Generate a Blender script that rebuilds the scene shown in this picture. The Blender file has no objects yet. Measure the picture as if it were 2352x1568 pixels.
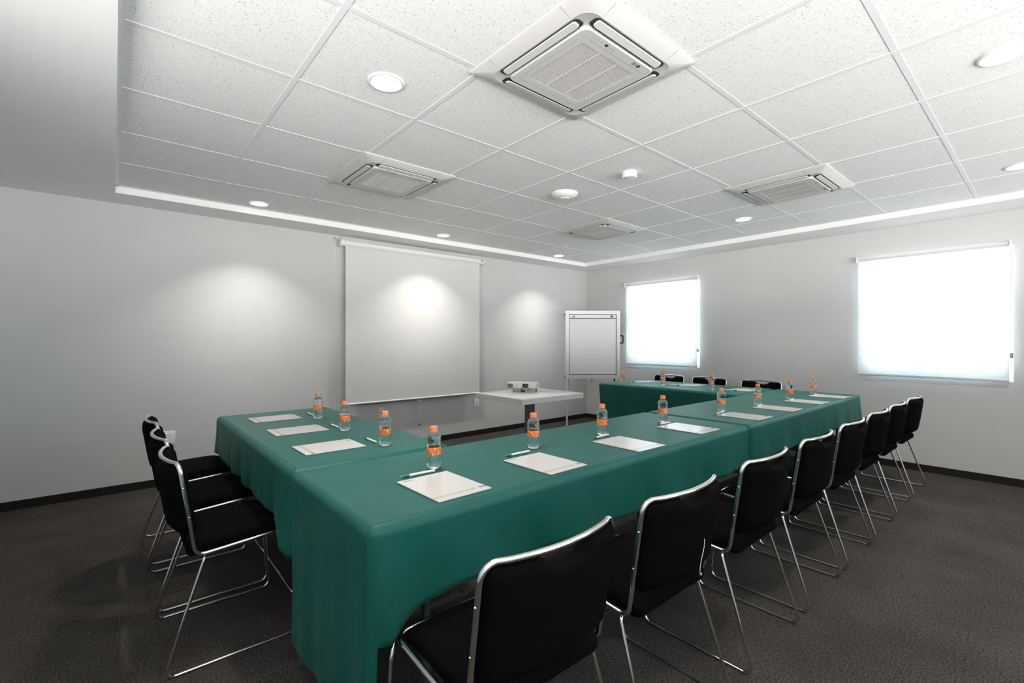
import bpy, bmesh, math, random
from mathutils import Vector, Matrix
PI = math.pi
random.seed(7)
S = bpy.context.scene
C = S.collection

# ------------------------------------------------------------------ camera, world, light, exposure
CAM_Z = 1.2652
F_PX = 1070.06
cam = bpy.data.cameras.new('camera'); cam_o = bpy.data.objects.new('camera', cam); C.objects.link(cam_o)
cam.sensor_width = 36.0; cam.lens = F_PX / 2352 * 36.0; cam.shift_y = -1.38 / 2352
cam.clip_start = 0.02
cam_o.location = (0, 0, CAM_Z); cam_o.rotation_euler = (PI / 2, 0, 0.86314 - PI / 2)
S.camera = cam_o

S.view_settings.view_transform = 'Standard'; S.view_settings.look = 'None'
S.view_settings.gamma = 1.0; S.view_settings.use_curve_mapping = False
S.view_settings.exposure = 0.58
S.cycles.use_denoising = True
S.cycles.max_bounces = 16; S.cycles.diffuse_bounces = 8; S.cycles.glossy_bounces = 6
S.cycles.transmission_bounces = 12; S.cycles.transparent_max_bounces = 24
S.cycles.caustics_reflective = False; S.cycles.caustics_refractive = False
S.cycles.sample_clamp_indirect = 6.0

LAMP_W = 5.3            # each recessed ceiling lamp
WALL_LAMP_W = 6.3      # the narrow-beam lamps along the walls
LENS_E = 7.0            # glow of the lamp lens
DAY = 13.0               # daylight outside the windows

W = bpy.data.worlds.new('daylight'); S.world = W; W.use_nodes = True
nt = W.node_tree; nt.nodes.clear()
wo = nt.nodes.new('ShaderNodeOutputWorld'); bg = nt.nodes.new('ShaderNodeBackground')
tc = nt.nodes.new('ShaderNodeTexCoord'); sx = nt.nodes.new('ShaderNodeSeparateXYZ'); cr = nt.nodes.new('ShaderNodeValToRGB')
mr = nt.nodes.new('ShaderNodeMapRange'); mr.inputs[1].default_value = -0.03; mr.inputs[2].default_value = 0.05
cr.color_ramp.elements[0].color = (1.0, 0.96, 0.935, 1); cr.color_ramp.elements[1].color = (0.032, 0.032, 0.032, 1)
nt.links.new(tc.outputs['Generated'], sx.inputs[0]); nt.links.new(sx.outputs['Z'], mr.inputs[0])
nt.links.new(mr.outputs[0], cr.inputs[0]); nt.links.new(cr.outputs[0], bg.inputs[0])
# beyond the window wall the view is open: cooler ground in shade and a blue-white sky
mx = nt.nodes.new('ShaderNodeMapRange'); mx.inputs[1].default_value = 0.2; mx.inputs[2].default_value = 0.6
c2 = nt.nodes.new('ShaderNodeValToRGB')
c2.color_ramp.elements[0].color = (0.88, 0.96, 1.02, 1); c2.color_ramp.elements[1].color = (0.40, 0.58, 0.70, 1)
mix = nt.nodes.new('ShaderNodeMixRGB')
nt.links.new(sx.outputs['X'], mx.inputs[0]); nt.links.new(mr.outputs[0], c2.inputs[0]); nt.links.new(mx.outputs[0], mix.inputs[0])
nt.links.new(cr.outputs[0], mix.inputs[1]); nt.links.new(c2.outputs[0], mix.inputs[2]); nt.links.new(mix.outputs[0], bg.inputs[0])
bg.inputs[1].default_value = DAY
nt.links.new(bg.outputs[0], wo.inputs[0])

# ------------------------------------------------------------------ room measures (metres)
XB, YA = 5.975, 5.079            # right wall plane, back wall plane
XL, YF = -1.05, -2.0             # left wall and the wall behind the camera
CEIL, SOF = 2.463, 2.408         # tiled ceiling, plaster border
TX0, TX1, TY0, TY1 = 0.012, 5.512, -1.50, 4.716   # tiled field
GX, GY, GT = 0.0217, 1.6545, 0.61  # ceiling grid origin and pitch
TOP = 0.7502                     # cloth-covered table top

# ------------------------------------------------------------------ materials
def mat(name, col=(0.8, 0.8, 0.8), rough=0.5, metal=0.0, spec=0.5, **kw):
    m = bpy.data.materials.new(name); m.use_nodes = True
    b = m.node_tree.nodes['Principled BSDF']
    b.inputs['Base Color'].default_value = (*col, 1); b.inputs['Roughness'].default_value = rough
    b.inputs['Metallic'].default_value = metal; b.inputs['Specular IOR Level'].default_value = spec
    for k, v in kw.items(): b.inputs[k].default_value = v
    return m
def nodes(m): return m.node_tree.nodes, m.node_tree.links, m.node_tree.nodes['Principled BSDF']
def noise_color(m, stops, scale, detail=2.0, coord='Object', rough=0.5, bump=0.0, bump_scale=None):
    n, l, b = nodes(m)
    t = n.new('ShaderNodeTexCoord'); x = n.new('ShaderNodeTexNoise')
    x.inputs['Scale'].default_value = scale; x.inputs['Detail'].default_value = detail; x.inputs['Roughness'].default_value = rough
    r = n.new('ShaderNodeValToRGB'); e = r.color_ramp.elements
    e[0].position, e[0].color = stops[0][0], (*stops[0][1], 1); e[1].position, e[1].color = stops[-1][0], (*stops[-1][1], 1)
    for p, c in stops[1:-1]:
        q = e.new(p); q.color = (*c, 1)
    l.new(t.outputs[coord], x.inputs['Vector']); l.new(x.outputs['Fac'], r.inputs[0]); l.new(r.outputs[0], b.inputs['Base Color'])
    if bump:
        bp = n.new('ShaderNodeBump'); bp.inputs['Strength'].default_value = bump; bp.inputs['Distance'].default_value = 0.004
        if bump_scale:
            y = n.new('ShaderNodeTexNoise'); y.inputs['Scale'].default_value = bump_scale; y.inputs['Detail'].default_value = 3
            l.new(t.outputs[coord], y.inputs['Vector']); l.new(y.outputs['Fac'], bp.inputs['Height'])
        else: l.new(x.outputs['Fac'], bp.inputs['Height'])
        l.new(bp.outputs[0], b.inputs['Normal'])
    return x, r

M = {}
M['wall'] = mat('grey_wall_paint', (0.56, 0.555, 0.55), 0.75, spec=0.25)
noise_color(M['wall'], [(0.3, (0.565, 0.562, 0.557)), (0.7, (0.595, 0.591, 0.585))], 1.6, 4, bump=0.15, bump_scale=60)
M['plaster'] = mat('white_plaster', (0.84, 0.84, 0.83), 0.7, spec=0.25)
noise_color(M['plaster'], [(0.3, (0.87, 0.87, 0.86)), (0.7, (0.90, 0.90, 0.89))], 2.5, 3, bump=0.08, bump_scale=40)
M['grid'] = mat('white_ceiling_grid_metal', (0.80, 0.80, 0.80), 0.5)
M['tile'] = mat('mineral_fibre_tile', (0.86, 0.86, 0.85), 0.9, spec=0.1)
def tile_material(m):
    n, l, b = nodes(m)
    t = n.new('ShaderNodeTexCoord')
    v = n.new('ShaderNodeTexVoronoi'); v.inputs['Scale'].default_value = 95; v.inputs['Randomness'].default_value = 1.0
    x = n.new('ShaderNodeTexNoise'); x.inputs['Scale'].default_value = 60; x.inputs['Detail'].default_value = 2
    s = n.new('ShaderNodeTexNoise'); s.inputs['Scale'].default_value = 230; s.inputs['Detail'].default_value = 1
    mp = n.new('ShaderNodeMapping'); mp.inputs['Scale'].default_value = (1, 0.62, 1)
    l.new(t.outputs['Object'], mp.inputs[0])
    for q in (v, x, s): l.new(mp.outputs[0], q.inputs['Vector'])
    # pits: near a cell centre AND where a second noise is high
    a = n.new('ShaderNodeMapRange'); a.inputs[1].default_value = 0.10; a.inputs[2].default_value = 0.22; a.inputs[3].default_value = 1; a.inputs[4].default_value = 0
    l.new(v.outputs['Distance'], a.inputs[0])
    g = n.new('ShaderNodeMapRange'); g.inputs[1].default_value = 0.36; g.inputs[2].default_value = 0.52
    l.new(x.outputs['Fac'], g.inputs[0])
    k = n.new('ShaderNodeMath'); k.operation = 'MULTIPLY'; l.new(a.outputs[0], k.inputs[0]); l.new(g.outputs[0], k.inputs[1])
    f = n.new('ShaderNodeMapRange'); f.inputs[1].default_value = 0.35; f.inputs[2].default_value = 0.65; f.inputs[3].default_value = 0.0; f.inputs[4].default_value = 0.16
    l.new(s.outputs['Fac'], f.inputs[0])
    ad = n.new('ShaderNodeMath'); ad.operation = 'ADD'; ad.use_clamp = True; l.new(k.outputs[0], ad.inputs[0]); l.new(f.outputs[0], ad.inputs[1])
    mx = n.new('ShaderNodeMixRGB'); mx.inputs[1].default_value = (0.90, 0.90, 0.89, 1); mx.inputs[2].default_value = (0.36, 0.34, 0.31, 1)
    l.new(ad.outputs[0], mx.inputs[0]); l.new(mx.outputs[0], b.inputs['Base Color'])
tile_material(M['tile'])
M['carpet'] = mat('charcoal_brown_carpet', (0.05, 0.047, 0.044), 0.95, spec=0.1)
def carpet_material(m):
    n, l, b = nodes(m)
    t = n.new('ShaderNodeTexCoord')
    a = n.new('ShaderNodeTexNoise'); a.inputs['Scale'].default_value = 120; a.inputs['Detail'].default_value = 5; a.inputs['Roughness'].default_value = 0.75
    c = n.new('ShaderNodeTexNoise'); c.inputs['Scale'].default_value = 3.0; c.inputs['Detail'].default_value = 4
    for q in (a, c): l.new(t.outputs['Object'], q.inputs['Vector'])
    r = n.new('ShaderNodeValToRGB'); e = r.color_ramp.elements
    e[0].position, e[0].color = 0.36, (0.012, 0.0105, 0.0095, 1); e[1].position, e[1].color = 0.66, (0.105, 0.093, 0.084, 1)
    l.new(a.outputs['Fac'], r.inputs[0])
    g = n.new('ShaderNodeMapRange'); g.inputs[1].default_value = 0.3; g.inputs[2].default_value = 0.7; g.inputs[3].default_value = 0.8; g.inputs[4].default_value = 1.15
    l.new(c.outputs['Fac'], g.inputs[0])
    mx = n.new('ShaderNodeVectorMath'); mx.operation = 'SCALE'; l.new(r.outputs[0], mx.inputs[0]); l.new(g.outputs[0], mx.inputs['Scale'])
    l.new(mx.outputs[0], b.inputs['Base Color'])
    bp = n.new('ShaderNodeBump'); bp.inputs['Strength'].default_value = 0.6; bp.inputs['Distance'].default_value = 0.004
    l.new(a.outputs['Fac'], bp.inputs['Height']); l.new(bp.outputs[0], b.inputs['Normal'])
carpet_material(M['carpet'])
M['skirting'] = mat('dark_carpet_skirting', (0.02, 0.018, 0.016), 0.9, spec=0.15)
noise_color(M['skirting'], [(0.3, (0.008, 0.007, 0.006)), (0.7, (0.032, 0.028, 0.025))], 220, 2)
M['chrome'] = mat('polished_chrome', (0.78, 0.76, 0.74), 0.14, 1.0)
M['fabric_black'] = mat('black_upholstery', (0.0065, 0.006, 0.006), 0.9, spec=0.03)
noise_color(M['fabric_black'], [(0.3, (0.0024, 0.0021, 0.0021)), (0.7, (0.0056, 0.0052, 0.0052))], 500, 1, bump=0.25)
M['green'] = mat('teal_green_tablecloth', (0.022, 0.16, 0.125), 0.48, spec=0.3, **{'Sheen Weight': 0.12, 'Sheen Roughness': 0.3, 'Sheen Tint': (0.30, 0.68, 0.60, 1)})
noise_color(M['green'], [(0.3, (0.005, 0.088, 0.074)), (0.7, (0.008, 0.102, 0.087))], 5, 3, bump=0.12, bump_scale=500)
M['white_plastic'] = mat('white_plastic', (0.80, 0.80, 0.79), 0.4)
M['ac_plastic'] = mat('off_white_plastic', (0.57, 0.558, 0.54), 0.45)
M['grille'] = mat('pale_grille_slats', (0.60, 0.58, 0.56), 0.5)
M['dark_gap'] = mat('dark_recess', (0.03, 0.027, 0.024), 0.8)
M['grille_back'] = mat('brown_filter_mesh', (0.10, 0.085, 0.075), 0.8)
M['ink'] = mat('dark_grey_print', (0.05, 0.05, 0.055), 0.6)
M['soft_ink'] = mat('pale_grey_print', (0.30, 0.30, 0.31), 0.6)
M['black'] = mat('black_plastic', (0.012, 0.012, 0.012), 0.4)
M['screen'] = mat('matt_white_screen', (0.66, 0.655, 0.645), 0.9, spec=0.1)
M['case'] = mat('white_enamel', (0.80, 0.80, 0.79), 0.3)
M['alu'] = mat('brushed_aluminium', (0.68, 0.68, 0.68), 0.4, 0.25)
M['board'] = mat('whiteboard_surface', (0.82, 0.82, 0.82), 0.3)
M['laminate'] = mat('white_laminate', (0.85, 0.84, 0.825), 0.12, spec=0.8)
M['edge'] = mat('cream_edge_band', (0.68, 0.665, 0.64), 0.4)
M['steel'] = mat('dark_steel_post', (0.12, 0.125, 0.12), 0.35, 0.6)
M['proj'] = mat('pearl_projector_shell', (0.74, 0.73, 0.71), 0.32)
M['proj_grey'] = mat('grey_projector_base', (0.42, 0.43, 0.44), 0.4)
M['lens'] = mat('lens_glass', (0.005, 0.005, 0.008), 0.05, spec=1.0)
M['cap'] = mat('orange_cap', (0.88, 0.235, 0.075), 0.42)
M['pen_white'] = mat('white_pen_barrel', (0.80, 0.80, 0.78), 0.25)
M['pen_green'] = mat('green_pen_grip', (0.010, 0.17, 0.075), 0.25)
M['pen_tip'] = mat('silver_pen_tip', (0.7, 0.7, 0.7), 0.25, 1.0)
M['frame'] = mat('white_window_frame', (0.82, 0.82, 0.82), 0.4)
M['thread'] = mat('white_thread', (0.75, 0.74, 0.72), 0.7)

def emission(name, col, strength):
    m = bpy.data.materials.new(name); m.use_nodes = True; n = m.node_tree.nodes; n.clear()
    o = n.new('ShaderNodeOutputMaterial'); e = n.new('ShaderNodeEmission'); e.inputs[0].default_value = (*col, 1); e.inputs[1].default_value = strength
    m.node_tree.links.new(e.outputs[0], o.inputs[0]); return m
M['lamp'] = emission('lit_lamp_lens', (1.0, 0.985, 0.96), LENS_E)

def blind_material():
    m = bpy.data.materials.new('translucent_blind_fabric'); m.use_nodes = True; n = m.node_tree.nodes; l = m.node_tree.links; n.clear()
    o = n.new('ShaderNodeOutputMaterial')
    d = n.new('ShaderNodeBsdfDiffuse'); d.inputs[0].default_value = (0.80, 0.80, 0.79, 1)
    t = n.new('ShaderNodeBsdfTranslucent'); t.inputs[0].default_value = (0.80, 0.80, 0.80, 1)
    p = n.new('ShaderNodeBsdfTransparent')
    a = n.new('ShaderNodeMixShader'); a.inputs[0].default_value = 0.40
    b = n.new('ShaderNodeMixShader'); b.inputs[0].default_value = 0.045
    l.new(d.outputs[0], a.inputs[1]); l.new(t.outputs[0], a.inputs[2]); l.new(a.outputs[0], b.inputs[1]); l.new(p.outputs[0], b.inputs[2])
    l.new(b.outputs[0], o.inputs[0]); return m
M['blind'] = blind_material()

def glass_material(name, tint, lo, hi, rough=0.03):
    m = bpy.data.materials.new(name); m.use_nodes = True; n = m.node_tree.nodes; l = m.node_tree.links; n.clear()
    o = n.new('ShaderNodeOutputMaterial'); p = n.new('ShaderNodeBsdfTransparent'); p.inputs[0].default_value = (*tint, 1)
    g = n.new('ShaderNodeBsdfGlossy'); g.inputs['Roughness'].default_value = rough
    w = n.new('ShaderNodeLayerWeight'); w.inputs[0].default_value = 0.5
    r = n.new('ShaderNodeMapRange'); r.inputs[3].default_value = lo; r.inputs[4].default_value = hi; r.inputs[1].default_value = 0.25
    x = n.new('ShaderNodeMixShader')
    l.new(w.outputs['Facing'], r.inputs[0]); l.new(r.outputs[0], x.inputs[0]); l.new(p.outputs[0], x.inputs[1]); l.new(g.outputs[0], x.inputs[2])
    l.new(x.outputs[0], o.inputs[0]); return m
M['pane'] = glass_material('window_glass', (0.97, 0.98, 0.98), 0.04, 0.5, 0.0)
M['pet'] = glass_material('clear_bottle_plastic', (0.985, 0.99, 0.99), 0.05, 0.75, 0.06)
M['water'] = mat('water', (1, 1, 1), 0.0, **{'Transmission Weight': 1.0, 'IOR': 1.22})

def label_material():
    m = mat('orange_bottle_label', (0.9, 0.24, 0.06), 0.4); n, l, b = nodes(m)
    t = n.new('ShaderNodeTexCoord'); mp = n.new('ShaderNodeMapping'); mp.inputs['Scale'].default_value = (1, 1, 0.55)
    x = n.new('ShaderNodeTexNoise'); x.inputs['Scale'].default_value = 150; x.inputs['Detail'].default_value = 1
    r = n.new('ShaderNodeValToRGB'); e = r.color_ramp.elements
    e[0].position, e[0].color = 0.38, (0.78, 0.14, 0.025, 1); e[1].position, e[1].color = 0.66, (0.92, 0.62, 0.42, 1)
    q = e.new(0.56); q.color = (0.95, 0.26, 0.06, 1)
    l.new(t.outputs['Object'], mp.inputs[0]); l.new(mp.outputs[0], x.inputs['Vector']); l.new(x.outputs['Fac'], r.inputs[0]); l.new(r.outputs[0], b.inputs['Base Color'])
    return m
M['label'] = label_material()

def pad_material():
    """white sheet with the small grey heading (top left), an olive band and a grey tick near the bottom edge"""
    m = mat('printed_writing_pad', (0.66, 0.635, 0.62), 0.2, spec=0.4); n, l, b = nodes(m)
    t = n.new('ShaderNodeTexCoord'); s = n.new('ShaderNodeSeparateXYZ'); l.new(t.outputs['Object'], s.inputs[0])
    def box(x0, x1, y0, y1):
        out = None
        for sock, lo, hi in ((s.outputs[0], x0, x1), (s.outputs[1], y0, y1)):
            for op, v in (('GREATER_THAN', lo), ('LESS_THAN', hi)):
                k = n.new('ShaderNodeMath'); k.operation = op; l.new(sock, k.inputs[0]); k.inputs[1].default_value = v
                if out is None: out = k.outputs[0]
                else:
                    q = n.new('ShaderNodeMath'); q.operation = 'MULTIPLY'; l.new(out, q.inputs[0]); l.new(k.outputs[0], q.inputs[1]); out = q.outputs[0]
        return out
    cur = None; base = (0.57, 0.545, 0.53, 1)
    def over(fac, col, prev):
        x = n.new('ShaderNodeMixRGB'); l.new(fac, x.inputs[0]); x.inputs[2].default_value = (*col, 1)
        if prev is None: x.inputs[1].default_value = base
        else: l.new(prev, x.inputs[1])
        return x.outputs[0]
    cur = over(box(-0.1075, 0.065, -0.113, -0.098), (0.46, 0.45, 0.30), cur)
    cur = over(box(0.077, 0.1075, -0.113, -0.098), (0.25, 0.27, 0.25), cur)
    nz = n.new('ShaderNodeTexNoise'); nz.inputs['Scale'].default_value = 260; l.new(t.outputs['Object'], nz.inputs['Vector'])
    th = n.new('ShaderNodeMapRange'); th.inputs[1].default_value = 0.40; th.inputs[2].default_value = 0.62; l.new(nz.outputs['Fac'], th.inputs[0])
    h = box(-0.094, -0.052, 0.116, 0.128)
    q = n.new('ShaderNodeMath'); q.operation = 'MULTIPLY'; l.new(h, q.inputs[0]); l.new(th.outputs[0], q.inputs[1])
    cur = over(q.outputs[0], (0.05, 0.06, 0.06), cur)
    l.new(cur, b.inputs['Base Color']); return m
M['pad'] = pad_material()

# ------------------------------------------------------------------ mesh helpers
def link(o, parent=None):
    C.objects.link(o)
    if parent is not None: o.parent = parent
    return o
def obj(name, bm, m, parent=None, smooth=False, angle=None):
    bmesh.ops.recalc_face_normals(bm, faces=bm.faces[:])
    me = bpy.data.meshes.new(name); bm.to_mesh(me); bm.free()
    if smooth or angle: me.polygons.foreach_set('use_smooth', [True] * len(me.polygons))
    if angle: me.set_sharp_from_angle(angle=math.radians(angle))
    for k in (m if isinstance(m, (list, tuple)) else [m]): me.materials.append(k)
    return link(bpy.data.objects.new(name, me), parent)
def tag(o, label=None, cat=None, group=None, kind=None):
    if label: o['label'] = label
    if cat: o['category'] = cat
    if group: o['group'] = group
    if kind: o['kind'] = kind
    return o
def empty(name, loc, label, cat, rz=0.0, group=None):
    o = bpy.data.objects.new(name, None); C.objects.link(o); o.empty_display_size = 0.1
    o.location = loc; o.rotation_euler = (0, 0, rz); return tag(o, label, cat, group)
def struct(o, label=None): o['kind'] = 'structure'; return tag(o, label)
def copy_tree(o, parent=None):
    c = o.copy(); C.objects.link(c)
    if parent is not None: c.parent = parent
    for ch in list(o.children): copy_tree(ch, c)
    return c
def box(bm, x0, x1, y0, y1, z0, z1, mi=0):
    v = [bm.verts.new((x, y, z)) for x in (x0, x1) for y in (y0, y1) for z in (z0, z1)]
    for f in ((0, 1, 3, 2), (4, 6, 7, 5), (0, 4, 5, 1), (2, 3, 7, 6), (0, 2, 6, 4), (1, 5, 7, 3)):
        bm.faces.new([v[i] for i in f]).material_index = mi
def bevel_box(x0, x1, y0, y1, z0, z1, r, seg=2, bm=None):
    b = bmesh.new(); box(b, x0, x1, y0, y1, z0, z1)
    bmesh.ops.bevel(b, geom=b.edges[:], offset=r, segments=seg, affect='EDGES', profile=0.5)
    if bm is None: return b
    me = bpy.data.meshes.new('t'); b.to_mesh(me); b.free(); bm.from_mesh(me); bpy.data.meshes.remove(me); return bm
def fillet(pts, radii, n=6):
    """polyline -> polyline with arcs; radii per interior vertex"""
    P = [Vector(p) for p in pts]; out = [P[0]]
    for i in range(1, len(P) - 1):
        r = radii[i - 1] if isinstance(radii, (list, tuple)) else radii
        a, b, c = P[i - 1], P[i], P[i + 1]; u = (a - b).normalized(); w = (c - b).normalized(); ang = u.angle(w)
        if r <= 0 or ang > PI - 0.02: out.append(b); continue
        d = min(r / math.tan(ang / 2), (a - b).length * 0.48, (c - b).length * 0.48); r = d * math.tan(ang / 2)
        ctr = b + (u + w).normalized() * (r / math.sin(ang / 2)); s = b + u * d - ctr; e = b + w * d - ctr; tot = s.angle(e)
        for k in range(n + 1):
            t = k / n; out.append(ctr + (s * math.sin((1 - t) * tot) + e * math.sin(t * tot)) / math.sin(tot))
    out.append(P[-1]); return out
def tube(bm, pts, r, seg=10, closed=False, caps=True):
    P = [Vector(p) for p in pts]; Q = [P[0]]
    for p in P[1:]:
        if (p - Q[-1]).length > 1e-5: Q.append(p)
    P = Q; n = len(P)
    tan = []
    for i in range(n):
        a = P[i - 1] if (i > 0 or closed) else P[i]; b = P[(i + 1) % n] if (i < n - 1 or closed) else P[i]
        tan.append((b - a).normalized())
    up = Vector((0, 0, 1)) if abs(tan[0].z) < 0.9 else Vector((1, 0, 0))
    nrm = (up - tan[0] * up.dot(tan[0])).normalized(); rings = []
    for i in range(n):
        nrm = (nrm - tan[i] * nrm.dot(tan[i])).normalized(); bi = tan[i].cross(nrm)
        rings.append([bm.verts.new(P[i] + (nrm * math.cos(2 * PI * k / seg) + bi * math.sin(2 * PI * k / seg)) * r) for k in range(seg)])
    for i in range(n if closed else n - 1):
        A, B = rings[i], rings[(i + 1) % n]
        for k in range(seg): bm.faces.new((A[k], A[(k + 1) % seg], B[(k + 1) % seg], B[k]))
    if caps and not closed: bm.faces.new(rings[0][::-1]); bm.faces.new(rings[-1])
    return bm
def lathe(prof, seg=24, bm=None, cap=True):
    bm = bm or bmesh.new(); rings = []
    for r, z in prof:
        rings.append([bm.verts.new((r * math.cos(2 * PI * k / seg), r * math.sin(2 * PI * k / seg), z)) for k in range(seg)] if r > 1e-6 else [bm.verts.new((0, 0, z))])
    for A, B in zip(rings, rings[1:]):
        for k in range(seg):
            j = (k + 1) % seg
            if len(A) == 1 and len(B) > 1: bm.faces.new((A[0], B[k], B[j]))
            elif len(B) == 1 and len(A) > 1: bm.faces.new((A[k], A[j], B[0]))
            elif len(A) > 1: bm.faces.new((A[k], A[j], B[j], B[k]))
    return bm
def rrect(hx, hy, r, n=6):
    """rounded rectangle outline, 4*(n+1) points"""
    r = min(r, hx, hy); out = []
    for cx, cy, a0 in ((hx - r, hy - r, 0), (-hx + r, hy - r, PI / 2), (-hx + r, -hy + r, PI), (hx - r, -hy + r, 3 * PI / 2)):
        for k in range(n + 1):
            a = a0 + PI / 2 * k / n; out.append((cx + r * math.cos(a), cy + r * math.sin(a)))
    return out
def loft(rings, bm=None, cap0=True, cap1=True):
    bm = bm or bmesh.new(); R = [[bm.verts.new(p) for p in ring] for ring in rings]
    for A, B in zip(R, R[1:]):
        n = len(A)
        for k in range(n): bm.faces.new((A[k], A[(k + 1) % n], B[(k + 1) % n], B[k]))
    if cap0: bm.faces.new(R[0][::-1])
    if cap1: bm.faces.new(R[-1])
    return bm
def round_slab(hx, hy, hz, r, nx=12, ny=12, nz=6, f=None):
    """subdivided box with rounded edges, then bent by f"""
    bm = bmesh.new(); cache = {}
    def vert(i, j, k):
        key = (i, j, k)
        if key not in cache:
            p = Vector((hx * (2 * i / nx - 1), hy * (2 * j / ny - 1), hz * (2 * k / nz - 1)))
            q = Vector((max(-hx + r, min(hx - r, p.x)), max(-hy + r, min(hy - r, p.y)), max(-hz + r, min(hz - r, p.z))))
            d = p - q
            if d.length > 1e-9: p = q + d.normalized() * r
            cache[key] = bm.verts.new(f(p) if f else p)
        return cache[key]
    for i in range(nx):
        for j in range(ny):
            for k in (0, nz): bm.faces.new([vert(*t) for t in ((i, j, k), (i + 1, j, k), (i + 1, j + 1, k), (i, j + 1, k))])
    for i in range(nx):
        for k in range(nz):
            for j in (0, ny): bm.faces.new([vert(*t) for t in ((i, j, k), (i + 1, j, k), (i + 1, j, k + 1), (i, j, k + 1))])
    for j in range(ny):
        for k in range(nz):
            for i in (0, nx): bm.faces.new([vert(*t) for t in ((i, j, k), (i, j + 1, k), (i, j + 1, k + 1), (i, j, k + 1))])
    return bm
def text_bm(s, size, depth=0.0004):
    cu = bpy.data.curves.new('txt', 'FONT'); cu.body = s; cu.size = size; cu.align_x = 'CENTER'; cu.align_y = 'CENTER'; cu.extrude = depth; cu.resolution_u = 3
    o = bpy.data.objects.new('txt', cu); C.objects.link(o)
    me = bpy.data.meshes.new_from_object(o.evaluated_get(bpy.context.evaluated_depsgraph_get()))
    bm = bmesh.new(); bm.from_mesh(me); bpy.data.meshes.remove(me); bpy.data.objects.remove(o); bpy.data.curves.remove(cu); return bm
def xform(bm, mtx): bmesh.ops.transform(bm, matrix=mtx, verts=bm.verts[:]); return bm
def join(bm, other):
    me = bpy.data.meshes.new('t'); other.to_mesh(me); other.free(); bm.from_mesh(me); bpy.data.meshes.remove(me); return bm

# ------------------------------------------------------------------ room shell
bm = bmesh.new(); box(bm, XL - .2, XB + .2, YF - .2, YA + .2, -0.1, 0); struct(obj('floor', bm, M['carpet']))
bm = bmesh.new(); box(bm, XL - .2, XB + .2, YA, YA + .15, 0, SOF); struct(obj('wall_back', bm, M['wall']))
def wall_with_holes(name, a0, a1, holes, make):
    """wall along an axis a in [a0,a1], holes (h0,h1,z0,z1)"""
    bm = bmesh.new(); cur = a0
    for h0, h1, z0, z1 in sorted(holes):
        make(bm, cur, h0, 0, SOF); make(bm, h0, h1, 0, z0); make(bm, h0, h1, z1, SOF); cur = h1
    make(bm, cur, a1, 0, SOF); return struct(obj(name, bm, M['wall']))
WT = 0.16
HOLE = [(0.243, 1.350, 0.905, 2.115), (3.112, 4.262, 0.905, 2.115)]
wall_with_holes('wall_right', YF, YA, HOLE, lambda b, a, c, z0, z1: box(b, XB, XB + WT, a, c, z0, z1))
FILL_F = [(-0.75, 1.35, 0.84, 2.28), (1.75, 3.45, 0.84, 2.28), (4.30, 5.20, 0.84, 2.28)]  # openings added behind the camera so daylight brightens the ceiling
wall_with_holes('wall_front', XL, XB, FILL_F, lambda b, a, c, z0, z1: box(b, a, c, YF - WT, YF, z0, z1))
FILL_L = [(-1.75, -0.65, 0.84, 2.18), (-0.35, 0.75, 0.84, 2.18), (1.20, 1.95, 0.84, 2.18)]  # more added openings, in the unseen left wall, for fill light
wall_with_holes('wall_left', YF, YA, FILL_L, lambda b, a, c, z0, z1: box(b, XL - WT, XL, a, c, z0, z1))
# plaster border round the tiled field
bm = bmesh.new(); H2 = CEIL + 0.12
box(bm, XL - .15, TX0, YF - .16, YA + .15, SOF, H2); box(bm, TX1, XB + .16, YF - .16, YA + .15, SOF, H2)
box(bm, TX0, TX1, TY1, YA + .15, SOF, H2); box(bm, TX0, TX1, YF - .16, TY0, SOF, H2)
struct(obj('trim_1', bm, M['plaster']))
bm = bmesh.new(); box(bm, TX0, TX1, TY0, TY1, CEIL, H2); struct(obj('ceiling', bm, M['tile']))
bm = bmesh.new(); zb, wb = CEIL - 0.0024, 0.012
k = math.ceil((TX0 - GX) / GT)
xs = [GX + i * GT for i in range(0, 12) if TX0 + .1 < GX + i * GT < TX1 - .02]
ys = [GY + j * GT for j in range(-9, 8) if TY0 + .02 < GY + j * GT < TY1 - .02]
for x in xs: box(bm, x - wb, x + wb, TY0, TY1, zb, CEIL)
for y in ys: box(bm, TX0, TX1, y - wb, y + wb, zb + 0.0008, CEIL)
for a in ((TX0, TX0 + .022, TY0, TY1), (TX1 - .02, TX1, TY0, TY1), (TX0, TX1, TY1 - .02, TY1), (TX0, TX1, TY0, TY0 + .02)): box(bm, *a, zb + .0004, CEIL)
struct(obj('trim_2', bm, M['grid']))
for nm, a in (('baseboard_back', (XL, XB, YA - .012, YA)), ('baseboard_right', (XB - .012, XB, YF, YA - .012)), ('baseboard_left', (XL, XL + .012, YF, YA - .012)), ('baseboard_front', (XL + .012, XB - .012, YF, YF + .012))):
    bm = bmesh.new(); box(bm, *a, 0, 0.066); struct(obj(nm, bm, M['skirting']))

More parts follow.
